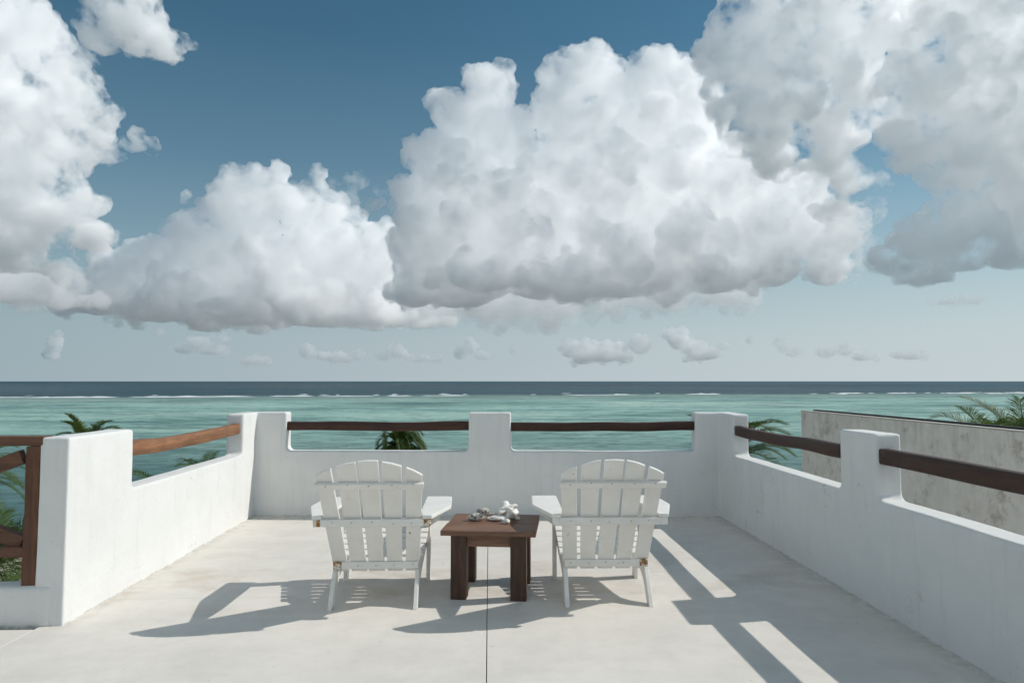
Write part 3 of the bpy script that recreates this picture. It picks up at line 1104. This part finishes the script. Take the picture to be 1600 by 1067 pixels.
palm('palm_tree', (12.9, 17.0, -1.12), 2.5, 58, 9, 'large palm rising behind the neighbouring flat roof', wind=0.3, droop=1.25, nl=46, wide=1.3, el_lo=0.0, el_hi=1.35)
palm('palm_tree', (15.0, 18.5, -0.95), 2.4, 50, 10, 'second palm at the right edge behind the flat roof', wind=0.4, nl=50, wide=1.1)


# undergrowth on the ground below the terrace
def undergrowth():
    rng = np.random.default_rng(4)
    n = 26000
    x = rng.uniform(-60, 40, n); y = rng.uniform(9.5, 41, n)
    h = np.array([max(0, noise.noise(Vector((a * 0.16, b * 0.16, 3))) + 0.35) for a, b in zip(x, y)]) * 2.6
    keep = (h > 0.25) & ~((x > 2.4) & (y < 15.5))
    x, y, h = x[keep], y[keep], h[keep]
    z = SEA_Z + 0.7 + h * rng.uniform(0.25, 1, len(x)) ** 0.6
    c = np.stack([x, y, z], 1)
    a = rng.normal(size=c.shape); a /= np.linalg.norm(a, axis=1)[:, None]
    b = np.cross(a, rng.normal(size=c.shape)); b /= np.linalg.norm(b, axis=1)[:, None]
    s = rng.uniform(0.12, 0.28, len(x))[:, None]
    V = np.stack([c - a * s, c + b * s * 0.55, c + a * s, c - b * s * 0.55], 1).reshape(-1, 3)
    F = np.arange(len(V)).reshape(-1, 4)
    o = link('undergrowth', np_mesh('undergrowth', V, F), M_SHRUB)
    tag(o, 'green coastal shrubs covering the ground behind the beach', 'shrubs', kind='stuff')


undergrowth()

# ------------------------------------------------------------------ clouds: closed billowing bodies filled with scattering vapour that also emits
fw = np.array([math.sin(YAW) * math.cos(PITCH), math.cos(YAW) * math.cos(PITCH), math.sin(PITCH)])
rt = np.array([math.cos(YAW), -math.sin(YAW), 0.0])
upv = np.cross(rt, fw)


def sky_dir(px, py):
    return fw + rt * (px - 800) / FPX - upv * (py - 533.5) / FPX


bm = bmesh.new(); bmesh.ops.create_icosphere(bm, subdivisions=2, radius=1)
bm.verts.index_update()
IV = np.array([v.co[:] for v in bm.verts]); IF = np.array([[v.index for v in f_.verts] for f_ in bm.faces]); bm.free()
bm = bmesh.new(); bmesh.ops.create_icosphere(bm, subdivisions=1, radius=1)
bm.verts.index_update()
JV = np.array([v.co[:] for v in bm.verts]); JF = np.array([[v.index for v in f_.verts] for f_ in bm.faces]); bm.free()


def mat_cloud(dens, size, lo, hi, g=0.25, step=1.0):
    k = NT('cloud_vapour')
    v = k.n('VolumeScatter')
    v.inputs['Anisotropy'].default_value = 0.05
    v.inputs['Color'].default_value = (1, 1, 1, 1)
    p = k.coord('Position')
    n = k.noise(p, 1.0 / size, 6, 0.66)
    dn = k.maprange(n, lo, hi, 0, dens)
    k.l(dn, v.inputs['Density'])
    # even emission added to the vapour, imitating light scattered many times inside
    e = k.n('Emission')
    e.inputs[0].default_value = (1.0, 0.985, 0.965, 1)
    k.l(k.math('MULTIPLY', dn, CLOUD_EMISSION), e.inputs[1])
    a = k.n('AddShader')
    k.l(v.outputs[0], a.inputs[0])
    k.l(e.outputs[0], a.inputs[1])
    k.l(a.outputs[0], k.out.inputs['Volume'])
    k.m.cycles.volume_step_rate = step
    return k.m


def cloud(lobes, D, label, seed, base=None, vox=3.0, od=1.0, lo=0.38, hi=0.58, n1=17, n2=11, size=44, g=0.25, disp=1.0, look=None, fluff=1.0, n3=0):
    """lobes: (px, py, rx, ry, depth) angular layout; each sprouts smaller billows, and those sprout more"""
    rng = np.random.default_rng(seed)
    k = D / FPX
    def sky_dir(px, py):
        if look is None: return globals()['sky_dir'](px, py)
        az, el = R(look[0]), R(look[1])
        f_ = np.array([math.sin(az) * math.cos(el), math.cos(az) * math.cos(el), math.sin(el)])
        r_ = np.array([math.cos(az), -math.sin(az), 0.0])
        return f_ + r_ * px / FPX + np.cross(r_, f_) * py / FPX
    C, Rr, A = [], [], []
    for px, py, rx, ry, dz in lobes:
        c = np.array([0, 0, EYE]) + sky_dir(px, py) * (D + dz * k)
        asp = ry / rx
        r = rx * k * fluff
        C.append(c); Rr.append(r * 0.85); A.append(asp)
        for i in range(n1):
            d = rng.normal(size=3); d /= np.linalg.norm(d)
            if d[2] < -0.3: d[2] *= -1
            c1 = c + d * r * 0.74 * np.array([1, 1, asp]); r1 = r * rng.uniform(0.22, 0.46)
            a1 = 0.5 + 0.5 * asp
            C.append(c1); Rr.append(r1); A.append(a1)
            for j in range(n2):
                e = rng.normal(size=3) + d * 0.8; e /= np.linalg.norm(e)
                C.append(c1 + e * r1 * 0.85); Rr.append(r1 * rng.uniform(0.17, 0.45)); A.append(1.0)
    C = np.array(C); Rr = np.array(Rr); A = np.array(A)
    sc = np.stack([Rr, Rr, Rr * A], 1)
    V = (C[:, None, :] + IV[None] * sc[:, None, :])
    F = (IF[None] + (np.arange(len(C)) * len(IV))[:, None, None]).reshape(-1, 3)
    if n3:
        # smallest knobs, sitting on the upper side of the small billows
        pick = np.where(Rr < np.median(Rr) * 1.6)[0]
        ci = np.repeat(pick, n3)
        e = rng.normal(size=(len(ci), 3)); e[:, 2] = np.abs(e[:, 2]) * 1.2; e[:, 1] -= 0.6
        e /= np.linalg.norm(e, axis=1)[:, None]
        rr = Rr[ci] * rng.uniform(0.22, 0.45, len(ci))
        c3 = C[ci] + e * (Rr[ci] * 0.92)[:, None]
        V3 = (c3[:, None, :] + JV[None] * rr[:, None, None])
        F3 = (JF[None] + (np.arange(len(ci)) * len(JV))[:, None, None]).reshape(-1, 3) + V.shape[0] * V.shape[1]
        V = np.concatenate([V.reshape(-1, 3), V3.reshape(-1, 3)])
        F = np.concatenate([F, F3])
    else:
        V = V.reshape(-1, 3)
    if base is not None:
        bz = EYE + sky_dir(800, base)[2] * D
        zz = V[:, 2]
        V[:, 2] = np.where(zz < bz, bz - (bz - zz) * 0.15, zz)
    cen = V.mean(0)
    o = link('cloud', np_mesh('cloud', V - cen, F), None)
    o.location = cen
    m = o.modifiers.new('r', 'REMESH'); m.mode = 'VOXEL'; m.voxel_size = vox * k; m.use_smooth_shade = True
    for s, a in ((26, 10 * disp), (9, 5 * disp)):
        t = bpy.data.textures.new('billow', 'CLOUDS'); t.noise_scale = s * k; t.noise_depth = 4
        dm = o.modifiers.new('d', 'DISPLACE'); dm.texture = t; dm.texture_coords = 'GLOBAL'; dm.strength = a * k; dm.mid_level = 0.5
    dg = bpy.context.evaluated_depsgraph_get()
    m2 = bpy.data.meshes.new_from_object(o.evaluated_get(dg)); m2.name = 'cloud'
    old = o.data
    o.modifiers.clear(); o.data = m2
    bpy.data.meshes.remove(old)
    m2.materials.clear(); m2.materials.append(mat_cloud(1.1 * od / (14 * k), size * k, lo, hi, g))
    tag(o, label, 'cloud')
    print('cloud', len(C), len(m2.polygons))
    return o


def q(*l):
    return [(a[0], a[1], a[2], a[3] if len(a) > 3 else a[2], a[4] if len(a) > 4 else 0) for a in l]


big = q((765, 150, 48), (700, 175, 36), (730, 215, 62), (675, 250, 45), (800, 215, 45), (640, 250, 18), (735, 290, 85), (650, 320, 45), (840, 280, 70),
        (890, 130, 48), (930, 115, 45), (865, 165, 35), (960, 150, 45), (1020, 120, 44), (1065, 130, 44), (900, 215, 75), (990, 220, 80), (1090, 190, 60),
        (940, 310, 95), (1060, 300, 90), (1150, 290, 70), (820, 360, 100), (700, 380, 85), (640, 390, 40, 45), (950, 390, 95, 70), (1070, 380, 85, 65), (1170, 360, 80, 70),
        (1250, 350, 60), (1290, 380, 50), (1200, 420, 60, 35), (1110, 430, 80, 35), (980, 440, 90, 30), (860, 440, 90, 35), (740, 440, 80, 40), (650, 440, 45, 40), (645, 462, 45, 22), (720, 466, 60, 18), (1200, 270, 50), (1250, 300, 45), (1330, 350, 28), (1290, 425, 36, 26))
cloud(big, 2700, 'largest cumulus cloud, towering in the centre of the sky with a grey flat base', 1, base=484, vox=2.1, od=1.1, n3=5, disp=0.8)
left = q((365, 280, 26), (430, 278, 24), (400, 300, 40), (345, 300, 22), (495, 272, 17), (490, 300, 22), (375, 350, 60), (450, 345, 55), (520, 350, 45), (575, 390, 42), (610, 375, 30), (300, 375, 45),
         (330, 400, 60), (260, 400, 40), (220, 420, 45), (160, 405, 26), (190, 440, 50, 30), (420, 410, 80, 60), (520, 420, 75, 55), (600, 430, 50), (290, 450, 70, 35), (110, 450, 45, 25), (150, 475, 60, 20),
         (250, 485, 80, 22), (380, 485, 100, 28), (500, 490, 100, 26), (610, 495, 70, 20), (680, 500, 45, 14), (450, 460, 100, 40))
cloud(left, 3600, 'cumulus bank over the left part of the sea, left of the largest cloud', 2, base=513, vox=2.1, od=1.0, n3=5, disp=0.8)
tail = q((800, 478, 90, 10), (900, 474, 90, 9), (1000, 468, 90, 9), (1100, 463, 80, 7), (700, 482, 60, 12))
cloud(tail, 3300, 'thin flat pale cloud layer below the base of the largest cloud', 3, vox=2.6, od=0.35, disp=0.7)
topr = q((1180, 20, 60), (1260, 10, 80), (1350, 0, 75), (1150, 90, 55), (1230, 90, 75), (1320, 70, 65), (1140, 160, 45), (1210, 170, 70), (1290, 160, 65), (1220, 240, 50), (1290, 235, 45), (1330, 190, 50), (1160, 215, 40), (1370, 130, 35), (1420, 10, 40), (1330, 280, 30, 26), (1300, 330, 30, 26))
cloud(topr, 1900, 'soft grey cloud at the top, right of centre', 4, vox=3.2, od=0.9, lo=0.445, hi=0.575, size=58, fluff=1.12)
right = q((1480, 60, 70), (1560, 40, 90), (1640, 80, 110), (1440, 150, 60), (1510, 160, 80), (1600, 180, 100), (1420, 230, 45), (1480, 250, 60), (1560, 270, 70), (1640, 300, 80), (1500, 330, 45), (1560, 350, 50, 40), (1440, 380, 50, 35),
          (1500, 390, 60, 38), (1400, 410, 36, 26), (1440, 430, 36, 20), (1700, 200, 110), (1780, 90, 130), (1580, 400, 40, 25))
cloud(right, 1750, 'large grey cloud filling the right edge of the sky', 5, vox=3.4, od=0.9, lo=0.44, hi=0.575, size=58, fluff=1.12)
lefte = q((-60, 60, 90), (20, 20, 50), (60, 60, 40), (20, 130, 70), (90, 150, 55), (130, 170, 38), (160, 185, 28, 18), (-40, 200, 100), (50, 220, 75, 50), (130, 215, 45, 22), (40, 290, 60), (90, 300, 50), (130, 325, 35, 20), (0, 340, 70), (70, 360, 60, 40), (150, 370, 30, 14), (-60, 330, 100), (-120, 150, 120), (120, 375, 40, 18), (20, 400, 70, 30), (235, 232, 17), (215, 215, 14))
cloud(lefte, 2000, 'tall white cloud filling the left edge of the sky', 6, vox=3.2, od=0.9, lo=0.44, hi=0.57, size=55, fluff=1.1)
lowl = q((0, 440, 60, 24), (70, 440, 50, 22), (-80, 440, 80, 35), (40, 465, 70, 16), (130, 470, 40, 12), (100, 425, 30, 14))
cloud(lowl, 3000, 'low pale cloud at the left edge just above the horizon haze', 7, vox=2.6, od=0.5, base=482)
tops = q((190, 30, 42), (220, 50, 50, 40), (160, 55, 38, 32), (245, 75, 40, 16), (150, 20, 30), (200, -10, 45), (280, 70, 20, 10))
cloud(tops, 1850, 'small detached soft cloud at the top left', 8, vox=2.8, od=0.8, lo=0.45, hi=0.58, size=42, fluff=1.1)
cloud(q((582, 322, 14, 9), (570, 332, 10, 6), (596, 318, 9, 7)), 2600, 'tiny ragged cloud left of the largest cumulus', 9, vox=1.6, od=0.7, size=14, disp=0.7)
cloud(q((290, 306, 9, 11), (287, 316, 6, 6)), 3400, 'tiny white puff left of the cumulus bank', 10, vox=1.4, od=0.7, size=12, disp=0.5)
cloud(q((1500, 471, 26, 4), (1465, 474, 14, 3), (1530, 470, 12, 3)), 4000, 'thin pale sliver of cloud low at the right', 11, vox=1.4, od=0.5, size=14, disp=0.4)
# far fair-weather puffs above the horizon
puffs = [
    ('far cloud puff low at the far left', q((86, 540, 14, 18), (80, 555, 16, 10), (92, 522, 8, 8)), 12, 0.20),
    ('far cloud row below the left bank', q((310, 535, 20, 11), (330, 548, 26, 9), (290, 546, 18, 9), (250, 520, 11, 7), (345, 530, 16, 7), (400, 565, 24, 6)), 13, 0.13),
    ('far cloud row left of centre on the horizon', q((480, 550, 16, 12), (505, 556, 16, 9), (535, 560, 22, 8), (560, 555, 14, 9)), 14, 0.16),
    ('far cloud row at the centre of the horizon', q((620, 550, 18, 12), (600, 558, 14, 8), (650, 560, 20, 8), (680, 562, 16, 6)), 15, 0.14),
    ('far twin puffs right of the centre row', q((735, 540, 13, 16), (718, 552, 12, 12), (752, 556, 14, 8), (803, 548, 9, 8)), 16, 0.16),
    ('far broad cloud row right of centre', q((890, 545, 20, 18), (920, 545, 20, 16), (960, 545, 22, 16), (1000, 540, 20, 18), (940, 558, 50, 8)), 17, 0.17),
    ('tallest far cloud on the horizon, right of centre', q((1060, 530, 22, 20), (1085, 545, 22, 14), (1045, 522, 14, 12), (1130, 538, 11, 14), (1172, 532, 8, 10), (1100, 556, 30, 8)), 18, 0.20),
    ('far cloud row toward the right end of the horizon', q((1222, 540, 13, 16), (1240, 550, 16, 10), (1290, 552, 16, 10), (1320, 548, 15, 12), (1350, 558, 22, 7), (1420, 556, 26, 7)), 19, 0.14),
]
for lab, lb, sd, od in puffs:
    cloud(lb, 9000, lab, sd, vox=1.7, od=od * 5.5, size=14, disp=0.45, n1=12, n2=5)

wisps = q((1285, 300, 26, 34), (1320, 360, 30, 34), (1345, 395, 26, 30), (1310, 430, 24, 16), (1240, 275, 22, 16), (1360, 330, 22, 24), (1390, 200, 20, 40), (1410, 60, 26, 20), (1375, 290, 16, 20))
cloud(wisps, 2300, 'ragged thin white wisps between the largest cloud and the right-hand grey cloud', 21, vox=3, od=0.5, lo=0.47, hi=0.60, size=34, fluff=1.3)
cloud(q((530, 300, 22, 16), (560, 285, 20, 12), (600, 300, 14, 10), (545, 320, 18, 12)), 3300, 'faint veil of cloud beside the tower of the left bank', 22, vox=2.4, od=0.22, lo=0.46, hi=0.62, size=30, fluff=1.2)
cloud(q((120, 240, 26, 12), (170, 245, 22, 10), (205, 225, 14, 12), (75, 100, 40, 20), (130, 95, 24, 14)), 2100, 'torn wisps off the right side of the tall left cloud', 23, vox=2.6, od=0.4, lo=0.47, hi=0.60, size=30, fluff=1.3)

# unseen clouds added overhead, left and behind to brighten the shaded walls
bank = [(0, 0, 190, 110, 0), (60, 120, 150, 90, 0), (-160, 90, 150, 90, 0), (190, 40, 150, 100, 0), (-320, 0, 140, 70, 0), (330, 0, 130, 70, 0), (-30, 210, 110, 70, 0)]
over = [((-76, 17), bank), ((-112, 18), bank), ((-150, 16), bank), ((172, 18), bank), ((134, 15), bank),
        ((-100, 48), bank[:4]), ((-160, 46), bank[:4]), ((150, 47), bank[:4]),
        ((-50, 72), [(0, 0, 190, 120, 0), (170, 40, 130, 80, 0), (-170, -40, 130, 90, 0)]),
        ((170, 76), [(0, 0, 170, 120, 0), (-160, 20, 120, 90, 0), (130, -60, 110, 80, 0)]),
        ((0, 56), [(-60, 0, 130, 70, 0), (60, 20, 90, 50, 0), (-200, 10, 100, 60, 0)])]
where = ['low on the left of the terrace', 'low on the left, further back', 'low behind the terrace on the left', 'low straight behind the terrace', 'low behind the terrace on the right',
         'high on the left', 'high behind on the left', 'high behind on the right', 'overhead, left', 'overhead, behind', 'high above the sea, higher than every cloud bank']
for i, ((az, el), lb) in enumerate(over):
    cloud(lb, 1900, 'added unseen fill-light cumulus cloud ' + where[i], 40 + i, vox=7, od=0.75, size=60, n1=12, n2=5, look=(az, el))
